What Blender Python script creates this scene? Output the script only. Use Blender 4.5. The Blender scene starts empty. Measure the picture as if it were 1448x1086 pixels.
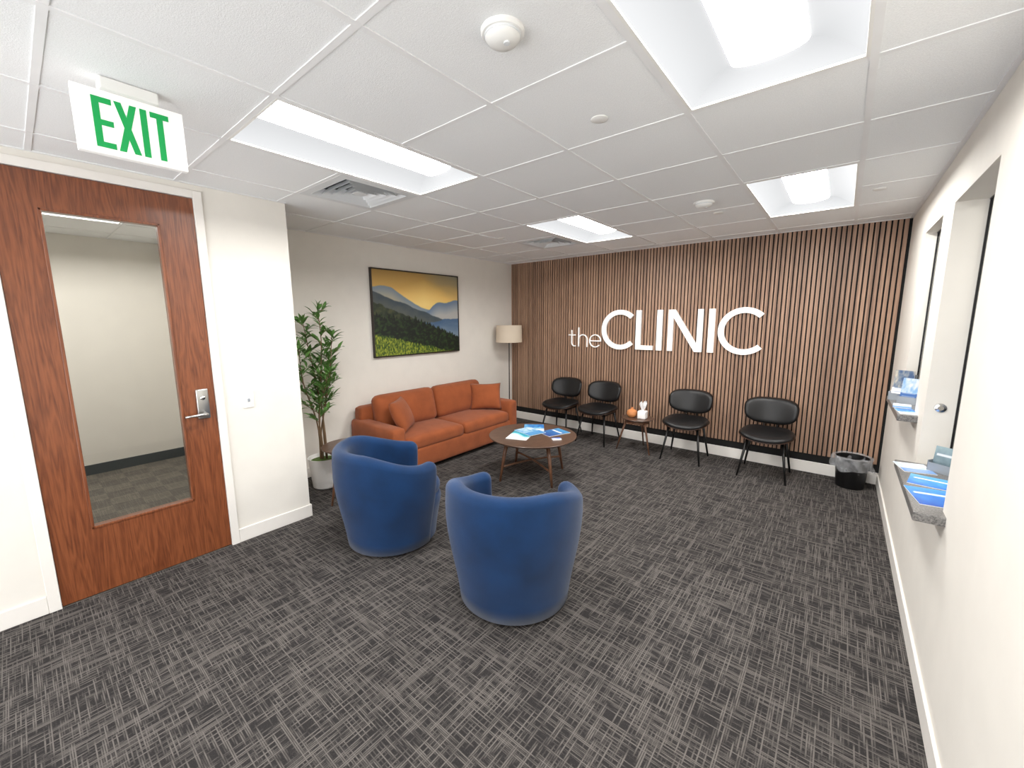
import bpy, bmesh, math, random
from mathutils import Vector, Matrix, noise
C = bpy.context.scene.collection
PI = math.pi
H = 2.536; XR = .40; YF = 5.29; XL = -4.2565; XD = -3.373; YD = 1.44; YB = -1.7; T = .61; Y0 = .775
random.seed(7)

# ---------------------------------------------------------------- materials
def lin(c):
    return tuple(((v/255)/12.92 if v/255 <= .04045 else ((v/255+.055)/1.055)**2.4) for v in c)
def mat(name, rgb, rough=.6, metal=0, bump=0, bscale=80, var=0, vscale=6, spec=.5, sheen=0, emit=0, coat=0, stretch=None):
    m = bpy.data.materials.new(name); m.use_nodes = True
    nt = m.node_tree; b = nt.nodes['Principled BSDF']; L = nt.links
    c = lin(rgb); b.inputs['Base Color'].default_value = (*c, 1)
    b.inputs['Roughness'].default_value = rough; b.inputs['Metallic'].default_value = metal
    b.inputs['Specular IOR Level'].default_value = spec
    b.inputs['Sheen Weight'].default_value = sheen; b.inputs['Coat Weight'].default_value = coat
    if emit:
        b.inputs['Emission Color'].default_value = (*c, 1); b.inputs['Emission Strength'].default_value = emit
    tc = nt.nodes.new('ShaderNodeTexCoord')
    mp = nt.nodes.new('ShaderNodeMapping'); L.new(tc.outputs['Object'], mp.inputs['Vector'])
    if stretch: mp.inputs['Scale'].default_value = stretch
    n = nt.nodes.new('ShaderNodeTexNoise'); n.inputs['Scale'].default_value = vscale; n.inputs['Detail'].default_value = 5
    L.new(mp.outputs[0], n.inputs['Vector'])
    v = var if var else .02
    r = nt.nodes.new('ShaderNodeValToRGB')
    r.color_ramp.elements[0].position = .3; r.color_ramp.elements[1].position = .7
    r.color_ramp.elements[0].color = (*[x*(1-v) for x in c], 1); r.color_ramp.elements[1].color = (*[min(1, x*(1+v)) for x in c], 1)
    L.new(n.outputs['Fac'], r.inputs[0]); L.new(r.outputs[0], b.inputs['Base Color'])
    if bump:
        n2 = nt.nodes.new('ShaderNodeTexNoise'); n2.inputs['Scale'].default_value = bscale; n2.inputs['Detail'].default_value = 3
        L.new(mp.outputs[0], n2.inputs['Vector'])
        bp = nt.nodes.new('ShaderNodeBump'); bp.inputs['Strength'].default_value = bump; bp.inputs['Distance'].default_value = .002
        L.new(n2.outputs['Fac'], bp.inputs['Height']); L.new(bp.outputs[0], b.inputs['Normal'])
    return m
def emis(name, rgb, s):
    m = bpy.data.materials.new(name); m.use_nodes = True; nt = m.node_tree; nt.nodes.clear()
    e = nt.nodes.new('ShaderNodeEmission'); e.inputs[0].default_value = (*lin(rgb), 1); e.inputs[1].default_value = s
    o = nt.nodes.new('ShaderNodeOutputMaterial'); nt.links.new(e.outputs[0], o.inputs[0]); return m
def wood(name, dark, light, rough=.4, axis='Z', scale=9, coat=0):
    m = bpy.data.materials.new(name); m.use_nodes = True; nt = m.node_tree; L = nt.links; b = nt.nodes['Principled BSDF']
    tc = nt.nodes.new('ShaderNodeTexCoord'); mp = nt.nodes.new('ShaderNodeMapping'); L.new(tc.outputs['Object'], mp.inputs[0])
    s = [scale, scale, scale]; s['XYZ'.index(axis)] = scale*.07
    mp.inputs['Scale'].default_value = s
    n = nt.nodes.new('ShaderNodeTexNoise'); n.inputs['Scale'].default_value = 1.6; n.inputs['Detail'].default_value = 3; n.inputs['Distortion'].default_value = .8
    L.new(mp.outputs[0], n.inputs['Vector'])
    mu = nt.nodes.new('ShaderNodeMath'); mu.operation = 'MULTIPLY'; mu.inputs[1].default_value = 9; L.new(n.outputs['Fac'], mu.inputs[0])
    pp = nt.nodes.new('ShaderNodeMath'); pp.operation = 'PINGPONG'; pp.inputs[1].default_value = .5; L.new(mu.outputs[0], pp.inputs[0])
    n2 = nt.nodes.new('ShaderNodeTexNoise'); n2.inputs['Scale'].default_value = 14; n2.inputs['Detail'].default_value = 6; L.new(mp.outputs[0], n2.inputs['Vector'])
    ad = nt.nodes.new('ShaderNodeMath'); ad.operation = 'ADD'; L.new(pp.outputs[0], ad.inputs[0]); L.new(n2.outputs['Fac'], ad.inputs[1])
    r = nt.nodes.new('ShaderNodeValToRGB'); r.color_ramp.elements[0].position = .3; r.color_ramp.elements[1].position = 1.0
    r.color_ramp.elements[0].color = (*lin(dark), 1); r.color_ramp.elements[1].color = (*lin(light), 1)
    L.new(ad.outputs[0], r.inputs[0]); L.new(r.outputs[0], b.inputs['Base Color'])
    b.inputs['Roughness'].default_value = rough; b.inputs['Coat Weight'].default_value = coat; b.inputs['Coat Roughness'].default_value = .15
    return m
def glass(name, tint=(253, 253, 251)):
    m = bpy.data.materials.new(name); m.use_nodes = True; nt = m.node_tree; nt.nodes.clear(); L = nt.links
    t = nt.nodes.new('ShaderNodeBsdfTransparent'); t.inputs[0].default_value = (*lin(tint), 1)
    g = nt.nodes.new('ShaderNodeBsdfGlossy'); g.inputs['Roughness'].default_value = .02
    f = nt.nodes.new('ShaderNodeFresnel'); f.inputs[0].default_value = 1.3
    mx = nt.nodes.new('ShaderNodeMixShader'); L.new(f.outputs[0], mx.inputs[0]); L.new(t.outputs[0], mx.inputs[1]); L.new(g.outputs[0], mx.inputs[2])
    o = nt.nodes.new('ShaderNodeOutputMaterial'); L.new(mx.outputs[0], o.inputs[0]); return m
def attr_mat(name, rough=.5):
    m = bpy.data.materials.new(name); m.use_nodes = True; nt = m.node_tree; b = nt.nodes['Principled BSDF']
    a = nt.nodes.new('ShaderNodeAttribute'); a.attribute_name = 'paint'; nt.links.new(a.outputs['Color'], b.inputs['Base Color'])
    b.inputs['Roughness'].default_value = rough; return m

def carpet_mat(name, dark, light, pitch=.0066, checker=None, amt=1.0):
    m = bpy.data.materials.new(name); m.use_nodes = True; nt = m.node_tree; L = nt.links; N = nt.nodes; b = N['Principled BSDF']
    tc = N.new('ShaderNodeTexCoord'); sep = N.new('ShaderNodeSeparateXYZ'); L.new(tc.outputs['Object'], sep.inputs[0])
    def math_(op, a, bb=None, c=None):
        n = N.new('ShaderNodeMath'); n.operation = op
        for i, v in enumerate((a, bb, c)):
            if v is None: continue
            if isinstance(v, (int, float)): n.inputs[i].default_value = v
            else: L.new(v, n.inputs[i])
        return n.outputs[0]
    def streak(a, bb, seed, pt_):
        q = math_('DIVIDE', bb, pt_); fl = math_('FLOOR', q); fr = math_('FRACT', q)
        wn = N.new('ShaderNodeTexWhiteNoise'); wn.noise_dimensions = '1D'; L.new(math_('ADD', fl, seed*31.7), wn.inputs['W'])
        cmb = N.new('ShaderNodeCombineXYZ'); L.new(math_('MULTIPLY', a, 6), cmb.inputs[0]); L.new(math_('MULTIPLY', wn.outputs['Value'], 613), cmb.inputs[1]); cmb.inputs[2].default_value = seed*13.1
        n = N.new('ShaderNodeTexNoise'); n.inputs['Scale'].default_value = 1; n.inputs['Detail'].default_value = 2; L.new(cmb.outputs[0], n.inputs['Vector'])
        s = N.new('ShaderNodeMapRange'); s.inputs['From Min'].default_value = .47; s.inputs['From Max'].default_value = .63; L.new(n.outputs['Fac'], s.inputs[0])
        w = N.new('ShaderNodeMapRange'); w.inputs['From Min'].default_value = .5; w.inputs['From Max'].default_value = .15
        L.new(math_('ABSOLUTE', math_('SUBTRACT', fr, .5)), w.inputs[0])
        return math_('MULTIPLY', s.outputs[0], w.outputs[0])
    s1 = streak(sep.outputs[0], sep.outputs[1], .13, pitch); s2 = streak(sep.outputs[1], sep.outputs[0], .57, pitch*1.2)
    fac = math_('MULTIPLY', math_('MAXIMUM', s1, s2), .92*amt)
    fine = N.new('ShaderNodeTexNoise'); fine.inputs['Scale'].default_value = 260; fine.inputs['Detail'].default_value = 2; L.new(tc.outputs['Object'], fine.inputs['Vector'])
    fac = math_('ADD', fac, math_('MULTIPLY', math_('SUBTRACT', fine.outputs['Fac'], .5), .6))
    mx = N.new('ShaderNodeMix'); mx.data_type = 'RGBA'; mx.clamp_factor = True
    mx.inputs['A'].default_value = (*lin(dark), 1); mx.inputs['B'].default_value = (*lin(light), 1)
    L.new(fac, mx.inputs['Factor']); out = mx.outputs['Result']
    if checker:
        ck = N.new('ShaderNodeTexChecker'); ck.inputs['Scale'].default_value = checker; L.new(tc.outputs['Object'], ck.inputs[0])
        ck.inputs[1].default_value = (.88, .88, .88, 1); ck.inputs[2].default_value = (1.1, 1.08, 1.06, 1)
        m2 = N.new('ShaderNodeMix'); m2.data_type = 'RGBA'; m2.blend_type = 'MULTIPLY'; m2.inputs['Factor'].default_value = 1
        L.new(out, m2.inputs['A']); L.new(ck.outputs[0], m2.inputs['B']); out = m2.outputs['Result']
    L.new(out, b.inputs['Base Color'])
    bp = N.new('ShaderNodeBump'); bp.inputs['Strength'].default_value = .4; bp.inputs['Distance'].default_value = .003
    L.new(fac, bp.inputs['Height']); L.new(bp.outputs[0], b.inputs['Normal'])
    b.inputs['Roughness'].default_value = .95; b.inputs['Specular IOR Level'].default_value = .1
    return m
def slat_mat():
    m = bpy.data.materials.new('walnut_slats'); m.use_nodes = True; nt = m.node_tree; L = nt.links; N = nt.nodes; b = N['Principled BSDF']
    tc = N.new('ShaderNodeTexCoord'); sep = N.new('ShaderNodeSeparateXYZ'); L.new(tc.outputs['Object'], sep.inputs[0])
    d = N.new('ShaderNodeMath'); d.operation = 'DIVIDE'; d.inputs[1].default_value = .04; L.new(sep.outputs[0], d.inputs[0])
    f = N.new('ShaderNodeMath'); f.operation = 'FLOOR'; L.new(d.outputs[0], f.inputs[0])
    w = N.new('ShaderNodeTexWhiteNoise'); w.noise_dimensions = '1D'; L.new(f.outputs[0], w.inputs['W'])
    mp = N.new('ShaderNodeMapping'); mp.inputs['Scale'].default_value = (60, 60, 2.5); L.new(tc.outputs['Object'], mp.inputs[0])
    n = N.new('ShaderNodeTexNoise'); n.inputs['Scale'].default_value = 2; n.inputs['Detail'].default_value = 4; L.new(mp.outputs[0], n.inputs['Vector'])
    a = N.new('ShaderNodeMath'); a.operation = 'MULTIPLY_ADD'; a.inputs[1].default_value = .4; L.new(w.outputs[0], a.inputs[0]); L.new(n.outputs['Fac'], a.inputs[2])
    r = N.new('ShaderNodeValToRGB'); r.color_ramp.elements[0].position = .3; r.color_ramp.elements[1].position = 1.0
    r.color_ramp.elements[0].color = (*lin((116, 88, 71)), 1); r.color_ramp.elements[1].color = (*lin((178, 143, 118)), 1)
    L.new(a.outputs[0], r.inputs[0]); L.new(r.outputs[0], b.inputs['Base Color']); b.inputs['Roughness'].default_value = .5
    return m
def reflector_glow_mat():  # lit look of the wings put into emission graded by height, base near black
    m = bpy.data.materials.new('troffer_reflector_glow'); m.use_nodes = True; nt = m.node_tree; L = nt.links; N = nt.nodes; b = N['Principled BSDF']
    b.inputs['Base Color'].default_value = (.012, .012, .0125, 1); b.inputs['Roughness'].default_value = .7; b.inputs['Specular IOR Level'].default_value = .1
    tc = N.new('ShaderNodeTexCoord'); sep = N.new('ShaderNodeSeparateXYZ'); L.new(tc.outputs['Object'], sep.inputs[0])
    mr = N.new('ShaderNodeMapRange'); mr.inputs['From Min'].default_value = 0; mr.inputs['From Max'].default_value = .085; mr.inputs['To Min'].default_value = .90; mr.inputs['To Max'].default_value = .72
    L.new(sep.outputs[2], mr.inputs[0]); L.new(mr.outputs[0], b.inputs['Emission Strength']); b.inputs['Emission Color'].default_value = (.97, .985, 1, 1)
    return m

M = dict(
 wall=mat('wall_paint', (230, 226, 218), .75, bump=.1, bscale=250),
 trimw=mat('trim_paint', (236, 232, 226), .45),
 tile=mat('ceiling_tile', (243, 245, 246), .9, bump=.5, bscale=260, var=.05, vscale=220),
 grid=mat('ceiling_grid', (240, 241, 242), .5),
 carpet=carpet_mat('charcoal_crosshatch_carpet', (46, 44, 44), (110, 105, 101)),
 carpet2=carpet_mat('corridor_carpet', (100, 96, 90), (140, 134, 126), checker=5, amt=.5),
 slat=slat_mat(), black=mat('black_felt', (16, 15, 15), .9),
 door=wood('red_oak_stain', (92, 45, 23), (134, 76, 44), .35, 'Z', 9, .3),
 walnut=wood('walnut', (60, 43, 34), (94, 70, 56), .35, 'X', 12, .2),
 walnutv=wood('walnut_leg', (70, 46, 34), (116, 80, 58), .4, 'Z', 14),
 shellw=wood('dark_bentwood', (34, 22, 16), (70, 44, 30), .4, 'X', 14),
 steel=mat('satin_steel', (190, 190, 188), .3, 1), chrome=mat('chrome', (220, 220, 220), .12, 1),
 blue=mat('blue_velvet', (8, 46, 86), .85, bump=.5, bscale=500, var=.22, vscale=5, sheen=.18, spec=.2),
 orange=mat('rust_fabric', (148, 80, 46), .85, bump=.7, bscale=500, var=.14, vscale=7, sheen=.12, spec=.2),
 blackv=mat('black_vinyl', (22, 22, 23), .42, bump=.15, bscale=400, spec=.4),
 blackm=mat('black_metal', (14, 14, 14), .4, spec=.5),
 plastic=mat('white_plastic', (240, 240, 237), .35), plasticb=mat('black_plastic', (18, 18, 19), .4),
 green=mat('exit_green', (0, 172, 86), .5), signw=mat('sign_white_glow', (252, 252, 250), .5, emit=.12),  # sign white has its own faint glow to brighten the sign faces
 reflect_glow=reflector_glow_mat(),
 lens=emis('troffer_lens', (255, 253, 250), 48), 
 granite=mat('grey_granite', (112, 110, 108), .3, var=.6, vscale=160),
 leaf=mat('leaf_green', (90, 132, 64), .4, var=.35, vscale=25), stem=mat('stem_brown', (116, 94, 70), .8, var=.2),
 moss=mat('moss', (86, 112, 50), .95, bump=1, bscale=60, var=.4, vscale=40),
 ceramic=mat('white_ceramic', (252, 251, 249), .4), terra=mat('orange_ceramic', (206, 136, 84), .4, var=.1, vscale=20),
 shade=mat('linen_shade', (214, 200, 180), .9, bump=.3, bscale=300), paper=mat('paper', (240, 240, 240), .7),
 frame=mat('dark_frame', (40, 30, 24), .4), vent=mat('vent_white', (226, 229, 231), .5), dark=mat('duct_grey', (84, 86, 88), .9),  # plain mid grey for the duct backs and plenum deck
 cove=mat('dark_cove_base', (66, 72, 74), .7), glass=glass('clear_glass'), dacryl=mat('grey_acrylic', (150, 156, 162), .15),
 paint=attr_mat('painted_canvas', .55), print=attr_mat('printed_gloss', .3),
 bronze=mat('dark_bronze', (46, 36, 30), .4, .6),
)
def bag_mat():
    m = bpy.data.materials.new('translucent_bag'); m.use_nodes = True; nt = m.node_tree; nt.nodes.clear(); L = nt.links
    t = nt.nodes.new('ShaderNodeBsdfTransparent'); p = nt.nodes.new('ShaderNodeBsdfPrincipled')
    p.inputs['Base Color'].default_value = (.6, .61, .63, 1); p.inputs['Roughness'].default_value = .25
    tc = nt.nodes.new('ShaderNodeTexCoord'); n = nt.nodes.new('ShaderNodeTexNoise'); n.inputs['Scale'].default_value = 25; L.new(tc.outputs['Object'], n.inputs['Vector'])
    mr = nt.nodes.new('ShaderNodeMapRange'); mr.inputs['To Min'].default_value = .02; mr.inputs['To Max'].default_value = .55; L.new(n.outputs['Fac'], mr.inputs[0])
    mx = nt.nodes.new('ShaderNodeMixShader'); L.new(mr.outputs[0], mx.inputs[0]); L.new(t.outputs[0], mx.inputs[1]); L.new(p.outputs[0], mx.inputs[2])
    o = nt.nodes.new('ShaderNodeOutputMaterial'); L.new(mx.outputs[0], o.inputs[0]); return m
M['bag'] = bag_mat()

# ---------------------------------------------------------------- mesh helpers
def box(bm, x0, x1, y0, y1, z0, z1):
    v = [bm.verts.new(p) for p in ((x0,y0,z0),(x1,y0,z0),(x1,y1,z0),(x0,y1,z0),(x0,y0,z1),(x1,y0,z1),(x1,y1,z1),(x0,y1,z1))]
    for f in ((0,3,2,1),(4,5,6,7),(0,1,5,4),(1,2,6,5),(2,3,7,6),(3,0,4,7)): bm.faces.new([v[i] for i in f])
    return v
def B(*boxes):
    bm = bmesh.new()
    for b in boxes: box(bm, *b)
    return bm
def bevel(bm, w, seg=3):
    bmesh.ops.bevel(bm, geom=bm.edges[:], offset=w, segments=seg, profile=.5, affect='EDGES'); return bm
def rbox(x0, x1, y0, y1, z0, z1, w=.01, seg=3): return bevel(B((x0,x1,y0,y1,z0,z1)), w, seg)
def lathe(prof, n=32, c=(0,0,0), bm=None, closed=True):
    bm = bm or bmesh.new(); rings = []
    for r, z in prof:
        if r < 1e-6: rings.append([bm.verts.new((c[0], c[1], c[2]+z))])
        else: rings.append([bm.verts.new((c[0]+r*math.cos(2*PI*k/n), c[1]+r*math.sin(2*PI*k/n), c[2]+z)) for k in range(n)])
    for a, b in zip(rings, rings[1:]):
        for k in range(n):
            k2 = (k+1) % n
            if len(a) == 1 and len(b) == 1: continue
            if len(a) == 1: bm.faces.new((a[0], b[k2], b[k]))
            elif len(b) == 1: bm.faces.new((a[k], a[k2], b[0]))
            else: bm.faces.new((a[k], a[k2], b[k2], b[k]))
    return bm
def tube(pts, rad, n=10, bm=None):
    bm = bm or bmesh.new(); pts = [Vector(p) for p in pts]
    if not hasattr(rad, '__len__'): rad = [rad]*len(pts)
    rings = []; up = Vector((0, 0, 1))
    for i, p in enumerate(pts):
        t = (pts[min(i+1, len(pts)-1)]-pts[max(i-1, 0)]).normalized()
        a = t.cross(up if abs(t.z) < .95 else Vector((1, 0, 0))).normalized(); b = t.cross(a)
        rings.append([bm.verts.new(p+rad[i]*(math.cos(2*PI*k/n)*a+math.sin(2*PI*k/n)*b)) for k in range(n)])
    for a, b in zip(rings, rings[1:]):
        for k in range(n): bm.faces.new((a[k], a[(k+1)%n], b[(k+1)%n], b[k]))
    bm.faces.new(rings[0][::-1]); bm.faces.new(rings[-1]); return bm
def cushion(w, d, h, r=.04, crown=.02, n=9, c=(0,0,0), axis=2):
    bm = bmesh.new(); bmesh.ops.create_cube(bm, size=2); bmesh.ops.subdivide_edges(bm, edges=bm.edges[:], cuts=n, use_grid_fill=True)
    hs = (w/2, d/2, h/2); r = min(r, *[q*.98 for q in hs])
    for v in bm.verts:
        q = [math.sin(v.co[i]*PI/2) for i in range(3)]
        p = [q[i]*hs[i] for i in range(3)]; inn = [max(-(hs[i]-r), min(hs[i]-r, p[i])) for i in range(3)]
        dlt = Vector([p[i]-inn[i] for i in range(3)])
        if dlt.length > 1e-6: dlt = dlt.normalized()*r
        o = Vector(inn)+dlt
        f = 1
        for i in range(3):
            if i != axis: f *= 1-(o[i]/hs[i])**2 if abs(o[i]) < hs[i] else 0
        o[axis] += crown*f*(1 if o[axis] > 0 else -1)
        v.co = o+Vector(c)
    return bm
def pillow(w, h, t, n=16):
    bm = bmesh.new(); g = {}
    for s in (1, -1):
        for i in range(n+1):
            for j in range(n+1):
                u = -1+2*i/n; v = -1+2*j/n; edge = i in (0, n) or j in (0, n)
                if s == -1 and edge: g[s, i, j] = g[1, i, j]; continue
                z = t/2*((1-u**2)*(1-v**2))**.42
                k = 1-.07*(1-abs(u)**2)*(abs(v)**3); k2 = 1-.07*(1-abs(v)**2)*(abs(u)**3)
                g[s, i, j] = bm.verts.new((u*w/2*k2, -s*z, v*h/2*k))
        for i in range(n):
            for j in range(n):
                q = [g[s, i, j], g[s, i+1, j], g[s, i+1, j+1], g[s, i, j+1]]
                bm.faces.new(q if s == 1 else q[::-1])
    return bm
def obj(name, bm, m, parent=None, smooth=False):
    me = bpy.data.meshes.new(name); bmesh.ops.recalc_face_normals(bm, faces=bm.faces[:]); bm.to_mesh(me); bm.free()
    o = bpy.data.objects.new(name, me); C.objects.link(o); me.materials.append(M[m] if isinstance(m, str) else m)
    if smooth:
        me.polygons.foreach_set('use_smooth', [True]*len(me.polygons))
        if smooth == 'auto':
            md = o.modifiers.new('split', 'EDGE_SPLIT'); md.split_angle = math.radians(38)
    if parent: o.parent = parent
    return o
def thing(name, label, cat, loc=(0,0,0), rotz=0, group=None):
    o = bpy.data.objects.new(name, None); C.objects.link(o); o.location = loc; o.rotation_euler = (0,0,rotz); o.empty_display_size = .1
    return tag(o, label, cat, group)
def tag(o, label, cat, group=None):
    o['label'] = label; o['category'] = cat
    if group: o['group'] = group
    return o
def struct(name, bm, m, smooth=False):
    o = obj(name, bm, m, None, smooth); o['kind'] = 'structure'; return o
def dup(root, loc, rotz, label=None, scale=None):
    r = root.copy(); C.objects.link(r); r.location = loc; r.rotation_euler = (0,0,rotz)
    if label: r['label'] = label
    if scale: r.scale = (scale,)*3
    for ch in list(root.children):
        c = ch.copy(); C.objects.link(c); c.parent = r
        for g in list(ch.children):
            d = g.copy(); C.objects.link(d); d.parent = c
    return r
def strip_prism(bm, A, Bp, y0, y1):
    n = len(A); V = [[bm.verts.new((p[0], y, p[1])) for p in P] for y in (y0, y1) for P in (A, Bp)]
    a0, b0, a1, b1 = V
    for i in range(n-1):
        bm.faces.new((a0[i], a0[i+1], b0[i+1], b0[i])); bm.faces.new((a1[i], b1[i], b1[i+1], a1[i+1]))
        bm.faces.new((a0[i], a1[i], a1[i+1], a0[i+1])); bm.faces.new((b0[i], b0[i+1], b1[i+1], b1[i]))
    bm.faces.new((a0[0], b0[0], b1[0], a1[0])); bm.faces.new((a0[-1], a1[-1], b1[-1], b0[-1]))
def arc(cx, cz, rx, rz, a0, a1, w, n=40):
    A = []; Bp = []
    for i in range(n+1):
        a = math.radians(a0+(a1-a0)*i/n)
        A.append((cx+rx*math.cos(a), cz+rz*math.sin(a))); Bp.append((cx+(rx-w)*math.cos(a), cz+(rz-w)*math.sin(a)))
    return A, Bp
def canvas(name, w, h, nx, ny, fn, m, parent, y=0):
    bm = bmesh.new(); lay = bm.verts.layers.float_color.new('paint'); V = []
    for j in range(ny+1):
        row = []
        for i in range(nx+1):
            vt = bm.verts.new((w*(i/nx-.5), y, h*(j/ny-.5))); vt[lay] = (*lin([max(0, min(255, q)) for q in fn(i/nx, j/ny)]), 1); row.append(vt)
        V.append(row)
    for j in range(ny):
        for i in range(nx): bm.faces.new((V[j][i], V[j][i+1], V[j+1][i+1], V[j+1][i]))
    me = bpy.data.meshes.new(name); bm.to_mesh(me); bm.free(); o = bpy.data.objects.new(name, me); C.objects.link(o)
    me.materials.append(M[m]); o.parent = parent; return o
def turn(bm, axis, deg, loc=(0,0,0)):
    bmesh.ops.rotate(bm, verts=bm.verts, cent=(0,0,0), matrix=Matrix.Rotation(math.radians(deg), 3, axis)); bmesh.ops.translate(bm, verts=bm.verts, vec=loc); return bm

# ---------------------------------------------------------------- setting
struct('floor', B((XL-.12, XR+.14, YB-.1, YF+.15, -.06, 0)), 'carpet')
W = .12
struct('wall_left', B((XD-W, XD, YB, -.05, 0, H), (XD-W, XD, .905, YD, 0, H), (XD-W, XD, -.05, .905, 2.493, H)), 'wall')
struct('wall_return', B((XL-W, XD-W, YD-W, YD, 0, H)), 'wall')
struct('wall_painting_side', B((XL-W, XL, YD, YF+.15, 0, H)), 'wall')
struct('wall_back', B((XL, XR, YF+.018, YF+.15, 0, H)), 'wall')
Z1 = 2.25
struct('wall_right', B((XR, XR+.14, YB, 2.44, 0, H), (XR, XR+.14, 2.44, 3.27, 0, .785), (XR, XR+.14, 2.44, 3.27, Z1, H), (XR, XR+.14, 3.27, 3.60, 0, H),
      (XR, XR+.14, 3.60, 4.30, 0, 1.01), (XR, XR+.14, 3.60, 4.30, Z1, H), (XR, XR+.14, 4.30, YF+.15, 0, H)), 'wall')
bh = .105; bt = .012
def bb(name, *bx): struct(name, bevel(B(*bx), .003, 1), 'trimw')
bb('baseboard_left', (XD, XD+bt, YB, -.052, 0, bh), (XD, XD+bt, .907, YD, 0, bh))
bb('baseboard_return', (XL, XD+bt, YD, YD+bt, 0, bh))
bb('baseboard_painting_side', (XL, XL+bt, YD+bt, YF, 0, bh))
bb('baseboard_back', (XL+bt, XR-bt, YF-.006, YF+.018, 0, .12))
bb('baseboard_right', (XR-bt, XR, YB, YF+.01, 0, bh))
tr = struct('trim_1', B((XL, XR, YF+.006, YF+.018, .12, H)), 'black')
bm = bmesh.new(); x = XL+.006
while x+.027 < XR: box(bm, x, x+.027, YF-.006, YF+.0065, .205, H-.001); x += .04
obj('wood_slats', bm, 'slat', tr)

# ceiling
lights = [(-.61, Y0), (-2.44, Y0), (-.61, Y0+4*T), (-2.44, Y0+4*T)]
vents = [(-3.05, Y0+T), (-3.05, Y0+5*T)]
holes = {}
for n_, (lx, ly) in enumerate(lights): i = round(lx/T); j = round((ly-Y0)/T); holes[i, j] = n_; holes[i, j+1] = n_
for lx, ly in vents: holes[round(lx/T), round((ly-Y0)/T)] = -1
bm = bmesh.new(); gb = bmesh.new()
for i in range(-7, 1):
    a = max(XL, i*T); b = min(XR, (i+1)*T)
    for j in range(-5, 8):
        c = max(YB, Y0+j*T); d = min(YF+.15, Y0+(j+1)*T)
        if d <= c: continue
        if j > -5 and not ((i, j) in holes and holes.get((i, j-1), -2) == holes[i, j]):
            box(gb, a, b, Y0+j*T-.012, Y0+j*T+.012, H-.0035, H+.004)
        if (i, j) in holes: continue
        box(bm, a+.004, b-.004, c+.004, d-.004, H, H+.015)
ce = struct('ceiling', bm, 'tile')
for i in range(-6, 1): box(gb, i*T-.012, i*T+.012, YB, YF+.006, H-.004, H+.004)
box(gb, XR-.02, XR, YB, YF, H-.0037, H+.004); box(gb, XL, XL+.02, YD, YF, H-.0037, H+.004); box(gb, XD, XD+.02, YB, YD, H-.0037, H+.004)
box(gb, XL, XR, YF-.026, YF-.006, H-.0037, H+.004)
obj('ceiling_grid', gb, 'grid', ce)
obj('plenum_deck', B((XL-W, XR+.14, YB-.1, YF+.15, H+.16, H+.2)), 'dark', ce)

# ---- troffers
def troffer():
    t = thing('ceiling_light', '', 'ceiling light', (0,0,H), 0, 'recessed ceiling lights')
    w = T/2-.012; l = T-.012; z = .085; cw = .125; cl = l-.085
    bm = bmesh.new(); n = 8
    for s in (-1, 1):
        prev = None
        for k in range(n+1):
            q = k/n; xx = s*(w+(cw-w)*q); zz = z*math.sin(q*PI/2); ly = l+(cl-l)*q
            cur = (bm.verts.new((xx, -ly, zz)), bm.verts.new((xx, ly, zz)))
            if prev: bm.faces.new((prev[0], prev[1], cur[1], cur[0]))
            prev = cur
    for s in (-1, 1):
        top = []
        for k in range(n+1):
            q = k/n; top.append((-(w+(cw-w)*q), z*math.sin(q*PI/2), l+(cl-l)*q))
        L_ = [bm.verts.new((p[0], s*p[2], p[1])) for p in top]; R_ = [bm.verts.new((-p[0], s*p[2], p[1])) for p in top]
        for k in range(n): bm.faces.new((L_[k], L_[k+1], R_[k+1], R_[k]))
    rf = obj('reflector', bm, 'reflect_glow', t, True)
    obj('housing_frame', bevel(B((-w-.001,w+.001,-l-.001,-l+.012,-.004,.004),(-w-.001,w+.001,l-.012,l+.001,-.004,.004),(-w-.001,-w+.012,-l,l,-.004,.004),(w-.012,w+.001,-l,l,-.004,.004)), .001, 1), 'plastic', t)
    bm = bmesh.new(); n = 10; prev = None
    for k in range(n+1):
        a = PI*k/n; xx = -cw*math.cos(a); zz = z-.03*math.sin(a)
        cur = (bm.verts.new((xx, -cl, zz)), bm.verts.new((xx, cl, zz)))
        if prev: bm.faces.new((prev[0], cur[0], cur[1], prev[1]))
        prev = cur
    for s in (-1, 1):
        bm.faces.new([bm.verts.new((-cw*math.cos(PI*k/n), s*cl, z-.03*math.sin(PI*k/n))) for k in range(n+1)])
    obj('lens', bm, 'lens', t, True)
    return t
tl = ['large bright recessed light panel at the top right, nearest the camera', 'recessed light panel beside the exit sign and square air vent', 'recessed light panel in front of the slatted wall, right side', 'recessed light panel near the lamp corner, beside the far air vent']
t0 = troffer()
for k, (lx, ly) in enumerate(lights):
    p = (lx+T/2, ly+T, H)
    if k == 0: t0.location = p; t0['label'] = tl[0]
    else: dup(t0, p, 0, tl[k])

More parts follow.
